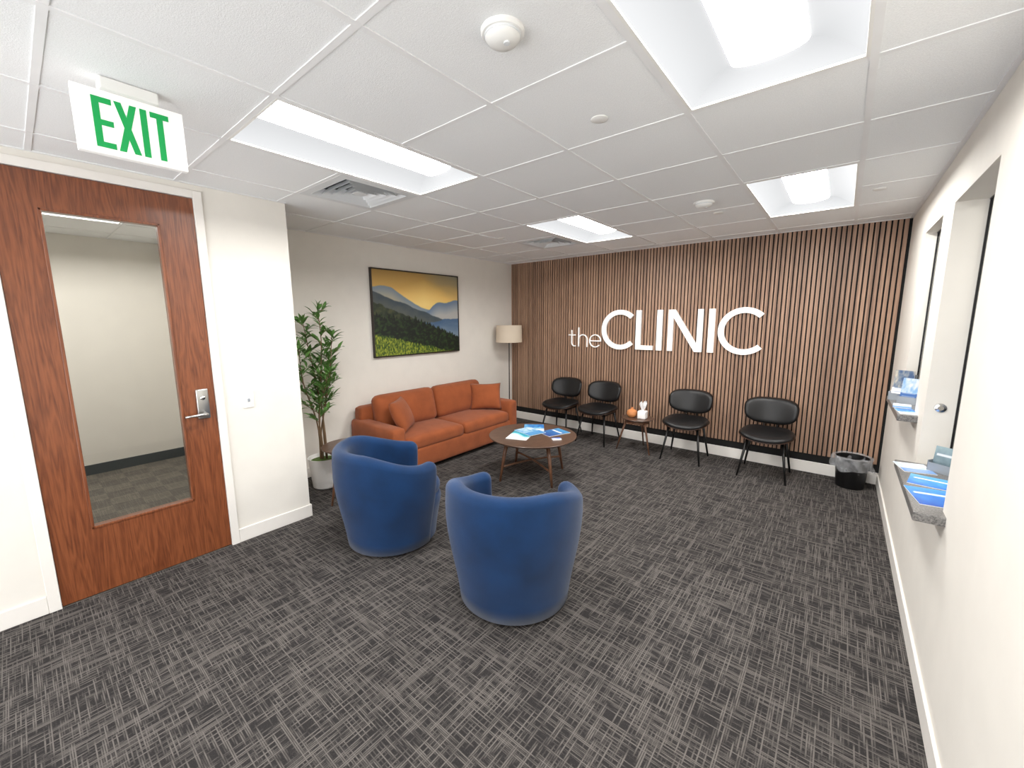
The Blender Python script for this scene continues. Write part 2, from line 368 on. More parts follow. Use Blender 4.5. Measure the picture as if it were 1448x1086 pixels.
# ---- vents
def vent():
    t = thing('air_vent', '', 'vent', (0,0,H), 0, 'ceiling air vents')
    w = T/2-.013
    obj('duct_box', B((-.24,.24,-.24,.24,.10,.11)), 'dark', t)
    bm = bmesh.new()
    box(bm, -w, w, -w, -.235, -.004, .004); box(bm, -w, w, .235, w, -.004, .004); box(bm, -w, -.235, -.235, .235, -.004, .004); box(bm, .235, w, -.235, .235, -.004, .004)
    obj('face_frame', bm, 'vent', t)
    bm = bmesh.new()
    for s, r in enumerate((.235, .185, .135, .085)):
        ri = r-.038; zi = .04
        o = [(-r,-r),(r,-r),(r,r),(-r,r)]; q = [(-ri,-ri),(ri,-ri),(ri,ri),(-ri,ri)]
        for a in range(4):
            b = (a+1) % 4
            bm.faces.new([bm.verts.new((*o[a], -.006)), bm.verts.new((*o[b], -.006)), bm.verts.new((*q[b], zi)), bm.verts.new((*q[a], zi))])
    box(bm, -.04, .04, -.04, .04, .0, .004)
    obj('louvre', bm, 'vent', t)
    return t
v0 = vent(); v0.location = (vents[0][0]+T/2, vents[0][1]+T/2, H); v0['label'] = 'square louvred air vent beside the light nearest the door'
dup(v0, (vents[1][0]+T/2, vents[1][1]+T/2, H), 0, 'square louvred air vent far back above the painting')
def detector(loc, r, label):
    t = thing('smoke_detector', label, 'smoke detector', loc, 0, 'smoke detectors')
    obj('base_ring', lathe([(0,0),(r,0),(r,-.008),(r*.93,-.014),(0,-.014)], 40), 'plastic', t, 'auto')
    dm = obj('sensor_dome', lathe([(r*.8,-.014),(r*.8,-.022),(r*.66,-.034),(r*.3,-.040),(0,-.041)], 40), 'plastic', t, 'auto')
    obj('sensor_slot', lathe([(r*.83,-.014),(r*.83,-.020),(r*.8,-.020),(r*.8,-.014)], 40), 'vent', t)
    obj('test_button', lathe([(0,-.036),(.010,-.036),(.010,-.044),(0,-.044)], 16, (r*.25,0,0)), 'vent', dm)
detector((-.90, 1.08, H-.001), .068, 'round white smoke detector nearest the camera at the top')
detector((-.92, 3.52, H-.001), .075, 'round white smoke detector between the two far light panels')
for p, lb in (((-.93,1.79), 'flat round white sprinkler cap nearest, below the near smoke detector'), ((-.91,3.94), 'flat round sprinkler cap just beyond the far smoke detector'), ((.11,3.98), 'small flat sprinkler cap near the right wall'), ((-3.0, 3.55), 'small flat sprinkler cap in front of the far air vent')):
    o = obj('sprinkler_cap', lathe([(0,.004),(.038,.004),(.038,-.003),(.032,-.006),(0,-.006)], 32), 'plastic', None, 'auto'); o.location = (*p, H); tag(o, lb, 'sprinkler cap', 'ceiling sprinkler caps')

# ---- exit sign
ex = thing('exit_sign', 'white hanging sign with green EXIT letters above the wooden door', 'exit sign', (-2.197, .393, H), PI/2)
obj('housing', rbox(-.16, .16, -.014, .014, -.268, -.045, .002, 2), 'signw', ex)
obj('mounting_canopy', rbox(-.085, .085, -.035, .035, -.0449, -.001, .006, 2), 'plastic', ex)
zb = -.245; ht = .174; s = .020; yl = (-.0150, -.0135)
def letter(parent, fn, m, name='letter'):
    bm = bmesh.new(); fn(bm); return obj(name, bm, m, parent)
def quad(bm, a, b, c, d, y0, y1): strip_prism(bm, [a, b], [d, c], y0, y1)
def rect(bm, x0, x1, z0, z1, y0, y1): box(bm, x0, x1, y0, y1, z0, z1)
def EE(bm):
    x = -.110; rect(bm, x, x+s, zb, zb+ht, *yl)
    for z in (zb, zb+(ht-s)/2, zb+ht-s): rect(bm, x+s, x+.054, z, z+s, *yl)
def XX(bm):
    x = -.049; w = .064
    quad(bm, (x, zb), (x+s, zb), (x+w, zb+ht), (x+w-s, zb+ht), *yl); quad(bm, (x+w-s, zb), (x+w, zb), (x+s, zb+ht), (x, zb+ht), yl[0]-.0002, yl[1])
letter(ex, EE, 'green'); letter(ex, XX, 'green')
letter(ex, lambda bm: rect(bm, .024, .024+s, zb, zb+ht, *yl), 'green')
letter(ex, lambda bm: (rect(bm, .054, .112, zb+ht-s, zb+ht, *yl), rect(bm, .073, .073+s, zb, zb+ht-s, *yl)), 'green')

# ---- door
dY0, dY1, dH = 0.0, .855, 2.443
fr = struct('trim_2', bevel(B((XD-W-.01, XD+.014, dY0-.052, dY0-.002, 0, dH+.052), (XD-W-.01, XD+.014, dY1+.002, dY1+.052, 0, dH+.052), (XD-W-.01, XD+.014, dY0-.002, dY1+.002, dH+.003, dH+.052),
     (XD-.06, XD-.047, dY0-.002, dY0+.012, 0, dH+.003), (XD-.06, XD-.047, dY1-.012, dY1+.002, 0, dH+.003)), .002, 1), 'trimw')
gy0, gy1, gz0, gz1 = .165, .672, .42, 2.255
dr = struct('door_1', B((XD-.045, XD, dY0, gy0, .008, dH), (XD-.045, XD, gy1, dY1, .008, dH), (XD-.045, XD, gy0, gy1, .008, gz0), (XD-.045, XD, gy0, gy1, gz1, dH)), 'door')
obj('glazing_bead', bevel(B((XD-.05, XD+.006, gy0-.001, gy0+.014, gz0, gz1), (XD-.05, XD+.006, gy1-.014, gy1+.001, gz0, gz1), (XD-.05, XD+.006, gy0, gy1, gz0-.001, gz0+.014), (XD-.05, XD+.006, gy0, gy1, gz1-.014, gz1+.001)), .003, 2), 'door', dr)
obj('glass_pane', B((XD-.026, XD-.020, gy0, gy1, gz0, gz1)), 'glass', dr)
lk = obj('lock_plate', rbox(XD, XD+.022, .745, .815, .985, 1.19, .006, 3), 'steel', dr, 'auto')
obj('lever_handle', tube([(XD+.02,.785,1.02),(XD+.062,.785,1.02),(XD+.068,.775,1.02),(XD+.068,.70,1.02),(XD+.062,.665,1.018)], [.011,.011,.011,.009,.008], 12), 'steel', lk, True)
obj('key_cylinder', turn(lathe([(0,.008),(.014,.008),(.016,0),(0,0)], 24), 'Y', 90, (XD+.021,.78,1.13)), 'chrome', lk, True)
sw = thing('light_switch', 'white light switch plate on the wall right of the door', 'light switch', (XD, 1.06, 1.07), PI/2)
obj('plate', rbox(-.036, .036, -.008, 0, -.058, .058, .003, 2), 'plastic', sw, 'auto')
obj('toggle', rbox(-.006, .006, -.020, -.004, -.012, .012, .002, 1), 'dacryl', sw)

# ---- corridor behind the door
struct('floor_corridor', B((-6.3, XD-W, YB, YD-W, -.06, 0), (XD-W, XD-.0, -.05, .9, -.02, .0006)), 'carpet2')
hx0, hx1, hy0, hy1 = -5.2, -4.6, -.455, .755
struct('ceiling_corridor', B((-6.3, hx0, YB, YD-W, H, H+.02), (hx1, XD-W, YB, YD-W, H, H+.02), (hx0, hx1, YB, hy0, H, H+.02), (hx0, hx1, hy1, YD-W, H, H+.02)), 'tile')
struct('wall_corridor', B((-6.32, -6.2, YB, YD-W, 0, H), (-6.3, XD-W, YB-.1, YB, 0, H), (-6.3, XL-W, YD-W, YD, 0, H)), 'wall')
struct('baseboard_corridor', B((-6.2, -6.19, YB, YD-W, 0, .11), (-6.2, XD-W, YD-W-.01, YD-W, 0, .11)), 'cove')
struct('trim_3', B((-6.2, XD-W, .763, .787, H-.004, H-.0001), (-6.2, XD-W, .153, .177, H-.004, H-.0001), (-5.81, -5.79, YB, YD-W, H-.0045, H-.0001), (-5.215, -5.195, YB, YD-W, H-.0045, H-.0001)), 'grid')
c1 = dup(t0, (-4.9, .15, H), 0, 'recessed light in the corridor ceiling behind the wooden door')
# ---- reception room behind the right wall
struct('floor_reception', B((XR+.14, 2.6, 1.0, YF+.15, -.06, 0)), 'carpet2')
hx0, hx1, hy0, hy1 = 1.2, 1.8, 2.595, 3.805
struct('ceiling_reception', B((XR+.14, hx0, 1.0, YF+.15, H, H+.02), (hx1, 2.6, 1.0, YF+.15, H, H+.02), (hx0, hx1, 1.0, hy0, H, H+.02), (hx0, hx1, hy1, YF+.15, H, H+.02)), 'tile')
struct('wall_reception', B((2.6, 2.7, 1.0, YF+.15, 0, H), (XR+.14, 2.6, .9, 1.0, 0, H), (XR+.14, 2.6, YF+.15, YF+.25, 0, H)), 'wall')
c2 = dup(t0, (1.5, 3.2, H), 0, 'recessed light inside the reception room behind the openings')
def window(name, y0, y1, z0, xg):
    w = struct(name, B((xg-.004, xg+.004, y1-.008, y1, z0, Z1), (xg-.004, xg+.004, y0, y0+.003, z0, Z1), (xg-.006, xg+.006, y0, y1, Z1-.008, Z1)), 'plasticb')
    ym = y0+.55*(y1-y0)
    obj('window_pane', B((xg+.0005, xg+.0035, ym, y1-.008, z0, Z1-.008)), 'glass', w)
    return w
w1 = window('window_1', 2.44, 3.27, .826, .527); w2 = window('window_2', 3.60, 4.30, 1.051, .465)
obj('window_lock', turn(lathe([(0,.018),(.012,.018),(.013,.012),(.024,.010),(.026,0),(0,0)], 24), 'X', 90, (.463, 3.27, 1.142)), 'chrome', w1, 'auto')
for (y0, y1, z, x0, lb) in ((2.36, 3.20, .825, .302, 'grey granite shelf at the lower reception opening, nearest the camera'), (3.44, 4.24, 1.05, .308, 'grey granite shelf at the higher reception opening, farther away')):
    o = obj('transaction_shelf', rbox(x0, .60, y0, y1, z-.04, z, .004, 2), 'granite', None); tag(o, lb, 'shelf', 'stone shelves at the reception openings')

# ---------------------------------------------------------------- wall sign
sg = thing('wall_sign', 'white raised letters reading theCLINIC on the wood slat wall', 'sign', (0, YF-.006, 0))
zb0 = 1.245; CH = .515; sw_ = .066; ya, yb_ = -.030, 0.0
def CC(cx):
    def f(bm): strip_prism(bm, *arc(cx, zb0+CH/2, CH/2+.010, CH/2+.010, 46, 314, sw_*.95, 56), ya, yb_)
    return f
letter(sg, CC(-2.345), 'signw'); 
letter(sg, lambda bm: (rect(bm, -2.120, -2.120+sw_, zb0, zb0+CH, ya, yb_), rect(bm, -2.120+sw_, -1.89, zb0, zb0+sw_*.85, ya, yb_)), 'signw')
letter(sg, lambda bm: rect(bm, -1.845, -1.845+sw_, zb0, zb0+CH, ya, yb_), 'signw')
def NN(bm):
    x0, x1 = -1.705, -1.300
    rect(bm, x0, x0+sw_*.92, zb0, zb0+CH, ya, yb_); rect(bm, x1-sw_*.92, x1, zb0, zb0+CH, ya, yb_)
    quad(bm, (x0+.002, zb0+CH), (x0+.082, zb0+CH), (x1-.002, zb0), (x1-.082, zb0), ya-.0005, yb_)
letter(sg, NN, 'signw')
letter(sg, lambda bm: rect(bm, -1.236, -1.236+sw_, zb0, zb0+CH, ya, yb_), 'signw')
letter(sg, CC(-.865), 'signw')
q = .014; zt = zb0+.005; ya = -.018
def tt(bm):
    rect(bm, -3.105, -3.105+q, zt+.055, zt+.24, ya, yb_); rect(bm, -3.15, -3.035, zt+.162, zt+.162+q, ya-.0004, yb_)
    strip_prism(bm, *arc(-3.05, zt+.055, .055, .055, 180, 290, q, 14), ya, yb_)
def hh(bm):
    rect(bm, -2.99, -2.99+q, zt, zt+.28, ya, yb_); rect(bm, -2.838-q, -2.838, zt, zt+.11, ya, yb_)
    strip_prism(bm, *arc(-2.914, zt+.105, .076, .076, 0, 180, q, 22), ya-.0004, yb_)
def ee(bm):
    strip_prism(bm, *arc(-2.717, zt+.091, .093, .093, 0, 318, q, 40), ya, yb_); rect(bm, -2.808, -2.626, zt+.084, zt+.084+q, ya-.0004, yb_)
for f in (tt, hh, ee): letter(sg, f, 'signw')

# ---------------------------------------------------------------- painting
pw, ph = 1.37, 1.04
pt = thing('painting', 'framed landscape painting of misty mountains and green meadow above the sofa', 'painting', (XL, 3.365, 1.73), PI/2)
def mixc(a, b, t): t = max(0, min(1, t)); return tuple(a[i]*(1-t)+b[i]*t for i in range(3))
def nz(x, y, s=1, o=3): return noise.fractal(Vector((x*s, y*s, 3.7)), 1.0, 2.0, o)
def sm_(a, b, x): t = max(0, min(1, (x-a)/(b-a))); return t*t*(3-2*t)
def layer(c, v, r, col, soft=.012): return mixc(c, col, (r-v)/soft) if v < r else c
def landscape(u, v):
    c = mixc((236, 190, 104), (166, 134, 74), (v-.72)/.30)
    c = mixc(c, (122, 130, 124), .8*max(0, min(1, (u-.5)*1.1+(v-.9)*1.4+nz(u*1.2, v*3, 2)*.3)))
    c = mixc(c, (255, 224, 140), max(0, 1-abs(v-.62)*3.2-abs(u-.56)*1.4))
    r1 = .80-.08*u+.012*nz(u, 0, 7)+.04*math.exp(-((u-.12)/.1)**2)-.19*sm_(.15, .62, u)
    c = layer(c, v, r1, mixc((118, 138, 156), (190, 176, 146), (r1-v)*6))
    r2 = .52+.18*math.exp(-((u-.98)/.2)**2)+.10*math.exp(-((u-.72)/.10)**2)+.012*nz(u, 1, 10)
    if u > .38: c = layer(c, v, r2, mixc((100, 124, 152), (176, 176, 172), (r2-v)*6))
    r3 = .76-.42*u+.015*nz(u, 2, 8)
    c = layer(c, v, r3, mixc((60, 74, 84), (108, 108, 94), (r3-v)*4+nz(u, v, 14)*.2))
    r3b = .42+.03*math.sin(u*7+1)+.012*nz(u, 7, 10)
    if u > .5: c = layer(c, v, r3b, mixc((70, 98, 130), (120, 138, 154), (r3b-v)*4+nz(u, v*3, 8)*.2))
    r4 = .64-.46*u+.02*nz(u, 4, 16)
    c = layer(c, v, r4, mixc((34, 46, 34), (70, 76, 46), .35+nz(u, v, 20)*.9))
    r5 = (.48-.14*u if u < .55 else .403-.5*(u-.55))+.05*abs(nz(u, 5, 26))+.04*nz(u, 9, 60)
    c = layer(c, v, r5, mixc((8, 20, 10), (40, 62, 24), .28+nz(u, v, 34)*1.2))
    r6 = .27-.30*u+.02*nz(u, 8, 40)
    c = layer(c, v, r6, mixc((40, 68, 16), (150, 160, 50), .38+nz(u*2.6, v*.9, 40)*1.3+(r6-v)*1.2))
    return c
canvas('canvas', pw-.03, ph-.03, 250, 190, landscape, 'paint', pt, -.035)
obj('picture_frame', bevel(B((-pw/2, -pw/2+.012, -.042, 0, -ph/2, ph/2), (pw/2-.012, pw/2, -.042, 0, -ph/2, ph/2), (-pw/2, pw/2, -.042, 0, -ph/2, -ph/2+.012), (-pw/2, pw/2, -.042, 0, ph/2-.012, ph/2)), .002, 1), 'frame', pt)
obj('canvas_core', B((-pw/2+.018, pw/2-.018, -.034, -.002, -ph/2+.018, ph/2-.018)), 'black', pt)

# ---------------------------------------------------------------- sofa
SY0, SY1 = 2.31, 4.35; sw2 = (SY1-SY0)/2; sd = .84
so = thing('sofa', 'rust orange fabric two-cushion sofa against the wall under the painting', 'sofa', (XL+.03+sd/2, (SY0+SY1)/2, 0), PI/2)
hd = sd/2
obj('base', cushion(2*sw2-.04, sd-.04, .24, .03, 0, 6, (0, .0, .17)), 'orange', so, True)
for s in (-1, 1):
    obj('armrest', cushion(.17, sd-.02, .50, .045, .008, 8, (s*(sw2-.085), .0, .30), 0), 'orange', so, True)
obj('back_frame', cushion(2*sw2-.10, .17, .62, .05, .0, 8, (0, hd-.095, .38)), 'orange', so, True)
cw = (2*sw2-.34)/2
for s in (-1, 1):
    obj('seat_cushion', cushion(cw-.004, sd-.22, .15, .055, .028, 12, (s*cw/2, -.10, .34)), 'orange', so, True)
    bm = cushion(cw-.004, .17, .42, .08, .045, 12, (0, 0, 0), 1)
    turn(bm, 'X', -13, (s*cw/2, hd-.25, .605))
    obj('back_cushion', bm, 'orange', so, True)
for sx in (-1, 1):
    for sy in (-1, 1): obj('foot', lathe([(0,0),(.02,0),(.028,.058),(0,.058)], 16, (sx*(sw2-.1), sy*(hd-.09), 0)), 'blackm', so, 'auto')
for loc, rz, tilt, lb in (((XL+.53, 2.67, .605), math.radians(128), -24, 'square rust throw pillow leaning at the near arm of the sofa'), ((XL+.53, 4.05, .605), math.radians(46), -20, 'square rust throw pillow leaning at the far arm, by the lamp')):
    bm = pillow(.43, .37, .17); turn(bm, 'X', tilt)
    o = obj('throw_pillow', bm, 'orange', None, True); o.location = loc; o.rotation_euler = (0,0,rz); tag(o, lb, 'pillow', 'throw pillows on the sofa')

# ---------------------------------------------------------------- barrel chairs
def sm(a, b, x): t = max(0, min(1, (x-a)/(b-a))); return t*t*(3-2*t)
def ro(z): return .328+.072*sm(.0, .62, z)+.012*math.sin(min(1, z/.7)*PI)
def barrel(label, loc, face):
    t = thing('tub_chair', label, 'armchair', loc, face-PI/2, 'blue tub chairs')
    th = .052; tm = math.radians(138); n = 90; bm = bmesh.new(); rings = []
    for i in range(n+1):
        a = -1+2*i/n; a = math.copysign(abs(a)**.8 if abs(a) < 1 else 1, a); ang = a*tm; aa = abs(math.degrees(ang))
        top = .755-.11*sm(45, 120, aa)
        dist = (tm-abs(ang))*.38; k = min(1, dist/.065); e = math.sqrt(max(0, 1-(1-k)**2)); t_ = th*max(e, .02); top -= (1-e)*.07
        d = Vector((math.sin(ang), -math.cos(ang)))
        ring = []
        def P(r, z): ring.append(bm.verts.new((d.x*r, d.y*r, z)))
        zs = top-t_
        mid = lambda z: ro(z)-th
        nz_ = 9
        for q in range(nz_): z = .022+(zs-.022)*q/(nz_-1); P(mid(z)+t_, z)
        for q in range(1, 8): b = PI*q/8; P(mid(zs)+t_*math.cos(b), zs+t_*math.sin(b))
        for q in range(nz_): z = zs+(.28-zs)*q/(nz_-1); P(mid(z)-t_, z)
        P(mid(.045)-t_, .022)
        rings.append(ring)
    m_ = len(rings[0])
    for A, Bq in zip(rings, rings[1:]):
        for k in range(m_): bm.faces.new((A[k], A[(k+1)%m_], Bq[(k+1)%m_], Bq[k]))
    bm.faces.new(rings[0]); bm.faces.new(rings[-1][::-1])
    obj('shell', bm, 'blue', t, True)
    obj('seat_base', lathe([(0,.024),(.28,.024),(ro(.05)-.008,.03)]+[(ro(z)-.006, z) for z in (.08,.14,.2,.26,.31)]+[(ro(.33)-.02,.345),(0,.345)], 64), 'blue', t, 'auto')
    prof = [(0,.342),(.33,.342),(.352,.352),(.360,.375),(.358,.40),(.345,.425),(.31,.442),(.2,.454),(0,.458)]
    bm = lathe(prof, 64)
    for v in bm.verts:
        if v.co.y < 0: v.co.y *= .8; v.co.x *= 1-.14*min(1, abs(v.co.y)/.2)
        else: v.co.y *= 1.03; v.co.x *= .84
    obj('seat_cushion', bm, 'blue', t, True)
    obj('swivel_base', lathe([(0,0),(.28,0),(.285,.008),(.285,.02),(.27,.026),(0,.026)], 48), 'plasticb', t, 'auto')
    return t
barrel('blue velvet tub chair closest to the camera, seen from behind', (-1.425, 1.785, 0), math.radians(112))
barrel('blue velvet tub chair nearer the door and plant, facing the table sideways', (-2.55, 1.70, 0), math.radians(66))

# ---------------------------------------------------------------- round tables
def rtable(name, label, loc, rot, R, h, rl, nleg, r_top, lw, stretch, group=None):
    t = thing(name, label, 'table', loc, rot, group)
    tp = obj('tabletop', lathe([(0,h-.026),(R-.03,h-.026),(R-.004,h-.012),(R,h-.004),(R-.003,h),(0,h)], 72), 'walnut', t, 'auto')
    obj('apron', lathe([(r_top-.0,h-.062),(r_top+.012,h-.062),(r_top+.012,h-.026),(r_top,h-.026)], 48), 'walnutv', t, 'auto')
    for k in range(nleg):
        a = 2*PI*k/nleg; d = Vector((math.cos(a), math.sin(a), 0))
        obj('leg', tube([d*rl, d*(rl+(r_top-rl)*.5)+Vector((0,0,h*.5)), d*r_top+Vector((0,0,h-.026))], [lw*.6, lw*.9, lw*1.15], 12), 'walnutv', t, True)
    if stretch:
        for k in range(2):
            a = 2*PI*k/4; d = Vector((math.cos(a), math.sin(a), 0)); zz = .15
            rr = rl+(r_top-rl)*zz/h; pts = []
            for i in range(13):
                s = -1+2*i/12; pts.append(d*(rr*s)+Vector((0,0,zz+.035*(1-s*s)*.6)))
            obj('stretcher', tube(pts, .011, 8), 'walnutv', t, True)
    return t
rtable('coffee_table', 'round dark walnut coffee table with crossed stretchers in front of the sofa', (-2.435, 3.37, 0), math.radians(66), .46, .45, .385, 4, .30, .019, True)
g = 'small round side tables'
s1 = rtable('side_table', 'small round walnut side table between the black chairs, holding an orange vase', (-1.90, 4.88, 0), math.radians(90), .195, .42, .245, 3, .13, .013, False, g)
s2 = rtable('side_table', 'small round wooden side table beside the potted plant and sofa arm', (-3.535, 1.92, 0), math.radians(-65), .25, .48, .30, 3, .165, .015, False, g)

# ---------------------------------------------------------------- black chairs
def padded(fn, nrm, t, ex=4.0, n=14, m=12):
    bm = bmesh.new()
    def grid(sgn, th):
        G = []
        for j in range(m+1):
            rad = j/m; off = nrm*(sgn*th*max(0, 1-rad**6)**.5); row = []
            for i in range(4*n):
                a = 2*PI*i/(4*n); c, s_ = math.cos(a), math.sin(a); k = (abs(c)**ex+abs(s_)**ex)**(-1/ex)
                row.append(bm.verts.new(Vector(fn(c*k*rad, s_*k*rad))+off))
            G.append(row)
        return G
    for G, fl in ((grid(1, t), False), (grid(-1, t*.25), True)):
        for j in range(m):
            for i in range(4*n):
                q = [G[j][i], G[j][(i+1)%(4*n)], G[j+1][(i+1)%(4*n)], G[j+1][i]]
                bm.faces.new(q if not fl else q[::-1])
    bmesh.ops.remove_doubles(bm, verts=bm.verts, dist=.0002)
    return bm
def chair(label, loc, rot):
    t = thing('side_chair', label, 'chair', loc, rot, 'black chairs along the slat wall')
    seat = lambda u, v: (u*.245*(1-.07*(v > 0)*v), v*.225-.02, .425+.035*u*u+.05*max(0, v)**3-.02*max(0, -v)**3)
    shell = lambda u, v: (u*.250*(1-.07*(v > 0)*v), v*.230-.02, .414+.035*u*u+.05*max(0, v)**3-.02*max(0, -v)**3)
    st_ = obj('seat', padded(seat, Vector((0,0,1)), .036, 3.2), 'blackv', t, True)
    obj('seat_shell', padded(shell, Vector((0,0,1)), .010, 3.2), 'shellw', st_, True)
    def back(u, v, k=1, o=0): 
        return (u*(.245+.012*v)*k, .205+o-.085*u*u+.04*v, .655+v*.137*k+.010*u*u)
    bk = obj('backrest', padded(back, Vector((0,-1,.2)), .036, 3.0), 'blackv', t, True)
    obj('back_shell', padded(lambda u, v: back(u, v, 1.01, .012), Vector((0,-1,.2)), .010, 3.0), 'shellw', bk, True)
    bm = tube([(-.06,.10,.395),(-.06,.19,.41),(-.06,.215,.50),(-.06,.215,.64)], .009, 8); tube([(.06,.10,.395),(.06,.19,.41),(.06,.215,.50),(.06,.215,.64)], .009, 8, bm)
    obj('back_bracket', bm, 'blackm', t, True)
    obj('under_frame', B((-.17,.17,-.15,-.12,.385,.412), (-.17,.17,.12,.15,.385,.412), (-.17,-.14,-.15,.15,.385,.412), (.14,.17,-.15,.15,.385,.412)), 'blackm', t)
    for sx in (-1, 1):
        for sy in (-1, 1):
            obj('leg', tube([(sx*.215, sy*.225-.005, 0), (sx*.155, sy*.135, .40)], [.009, .015], 10), 'blackm', t, True)
    return t
cy = 4.93
lbs = ['black padded chair with wood shell nearest the trash can, rightmost', 'black padded chair with wood shell just right of the small side table', 'black padded chair with wood shell just left of the small side table', 'black padded chair closest to the floor lamp corner, leftmost']
ch = chair(lbs[0], (-.52, cy, 0), 0)
for x, lb, r in ((-1.335, lbs[1], .03), (-2.47, lbs[2], -.03), (-3.06, lbs[3], .02)): dup(ch, (x, cy+.02, 0), r, lb)

# ---------------------------------------------------------------- floor lamp
lp = thing('floor_lamp', 'slim dark floor lamp with beige drum shade in the far corner', 'floor lamp', (-4.02, 4.93, 0))
obj('base', lathe([(0,0),(.12,0),(.12,.012),(.11,.018),(.012,.022),(0,.022)], 40), 'bronze', lp, 'auto')
obj('pole', tube([(0,0,.02),(0,0,1.34)], .008, 10), 'bronze', lp, True)
sh = obj('lamp_shade', lathe([(.205,1.30),(.200,1.56),(.197,1.56),(.202,1.30),(.205,1.30)], 48), 'shade', lp, 'auto')
obj('shade_spider', B((-.2,.2,-.002,.002,1.335,1.339),(-.002,.002,-.2,.2,1.335,1.339)), 'bronze', sh)
obj('bulb', lathe([(0,1.34),(.015,1.345),(.018,1.38),(.03,1.42),(.028,1.445),(0,1.46)], 20), 'plastic', lp, True)

# ---------------------------------------------------------------- potted plant
pl = thing('potted_plant', 'tall leafy tree in a white pot in the corner by the painting wall', 'plant', (-3.90, 1.84, 0))
pot = obj('pot', lathe([(0,0),(.105,0),(.118,.01),(.145,.29),(.148,.305),(.140,.305),(.134,.27),(0,.27)], 48), 'ceramic', pl, 'auto')
obj('moss', lathe([(0,.285),(.06,.283),(.11,.276),(.136,.268)], 30), 'moss', pot, True)
lb_ = bmesh.new()
rr = random.Random(11)
def leaf(bm, p, d, L_, w):
    d = d.normalized(); side = d.cross(Vector((rr.uniform(-.3,.3), rr.uniform(-.3,.3), 1))).normalized(); up = side.cross(d)
    prof = [(0,.12,0),(.25,.8,.04),(.5,1,.05),(.75,.65,.02),(1,.03,-.07)]
    prev = None
    for q, ww, b in prof:
        c = p+d*(q*L_)+up*(b*L_)
        cur = (bm.verts.new(c+side*w*ww/2+up*.12*w*ww), bm.verts.new(c), bm.verts.new(c-side*w*ww/2+up*.12*w*ww))
        if prev: bm.faces.new((prev[0], cur[0], cur[1], prev[1])); bm.faces.new((prev[1], cur[1], cur[2], prev[2]))
        prev = cur
for k in range(6):
    a0 = 2*PI*k/6+.4; top = [1.74, 1.50, 1.28, 1.62, 1.38, 1.15][k]; ex_ = [.03, .14, .19, .12, .17, .2][k]
    pts = []
    for i in range(12):
        s = i/11; rad = .02+ex_*s**1.6; aa = a0+.5*math.sin(s*3+k)
        pts.append(Vector((rad*math.cos(aa)+.012*math.sin(s*9+k), rad*math.sin(aa)+.012*math.cos(s*8+k), .27+(top-.27)*s)))
    st = tube(pts, [.009*(1-.7*i/11)+.001 for i in range(12)], 6)
    def at_(s): f = s*11; i = min(10, int(f)); return pts[i].lerp(pts[i+1], f-i)
    for b in range(12):
        s = .46+.52*b/11; p = at_(s); az = b*2.4+k; ln = rr.uniform(.07, .15)*(1.1-.3*s); d = Vector((math.cos(az), math.sin(az), .9)).normalized(); e = p+d*ln
        tube([p, p+d*ln*.5+Vector((0,0,.005)), e], [.0035, .003, .0015], 5, st)
        for q in range(8):
            f = (q+1)/8; pp = p.lerp(e, f); az2 = az+(1 if q % 2 else -1)*rr.uniform(.5, 1.5)
            leaf(lb_, pp, Vector((math.cos(az2), math.sin(az2), rr.uniform(.1, 1.2))), rr.uniform(.08, .13), rr.uniform(.024, .036))
    for q in range(6): leaf(lb_, at_(1), Vector((rr.uniform(-1,1), rr.uniform(-1,1), 1.1)), .11, .032)
    obj('stem', st, 'stem', pl, True)
obj('foliage', lb_, 'leaf', pl, True)

# ---------------------------------------------------------------- waste bin
bn = thing('trash_can', 'small black round trash can with a clear bag liner in the right corner', 'trash can', (.185, 5.08, 0))
obj('bin_body', lathe([(0,0),(.105,0),(.11,.006),(.132,.29),(.136,.30),(.128,.30),(.104,.012),(0,.012)], 40), 'plasticb', bn, 'auto')
bm = bmesh.new(); rings = []; n = 72
for r, z, w in ((.118,.16,.004),(.126,.26,.003),(.132,.305,.003),(.143,.315,.006),(.152,.295,.012),(.150,.255,.014),(.156,.215,.020),(.150,.185,.022)):
    rings.append([bm.verts.new(((r+w*math.sin(k*.61+z*20)+w*.5*math.sin(k*1.3))*math.cos(2*PI*k/n), (r+w*math.sin(k*.61+z*20))*math.sin(2*PI*k/n), z+.012*math.sin(k*.35)*(w > .01))) for k in range(n)])
for a, b in zip(rings, rings[1:]):
    for k in range(n): bm.faces.new((a[k], a[(k+1)%n], b[(k+1)%n], b[k]))
obj('bag_liner', bm, 'bag', bn, True)

# ---------------------------------------------------------------- small things
vz = .421
vs = thing('vase', 'round orange ceramic vase with a short neck on the small side table', 'vase', (-1.965, 4.86, vz))
obj('body', lathe([(0,0),(.03,0),(.055,.02),(.066,.05),(.058,.08),(.03,.10),(.014,.106),(.013,.118),(.018,.124),(.012,.124),(.009,.11),(0,.105)], 36), 'terra', vs, 'auto')
tb = thing('tissue_holder', 'white tissue holder with a raised tissue beside the orange vase', 'tissue box', (-1.83, 4.86, vz))
obj('holder', rbox(-.05,.05,-.05,.05,0,.10,.012,3), 'ceramic', tb, 'auto')
bm = bmesh.new(); rings = []
for r, z, w in ((.012,.098,.002),(.022,.125,.006),(.032,.155,.012),(.036,.18,.018),(.03,.205,.02)):
    rings.append([bm.verts.new(((r+w*math.sin(3*2*PI*k/30))*math.cos(2*PI*k/30), (r*.6+w*math.cos(5*2*PI*k/30)*.6)*math.sin(2*PI*k/30), z+.02*math.sin(2*2*PI*k/30)*(z > .16))) for k in range(30)])
for a, b in zip(rings, rings[1:]):
    for k in range(30): bm.faces.new((a[k], a[(k+1)%30], b[(k+1)%30], b[k]))
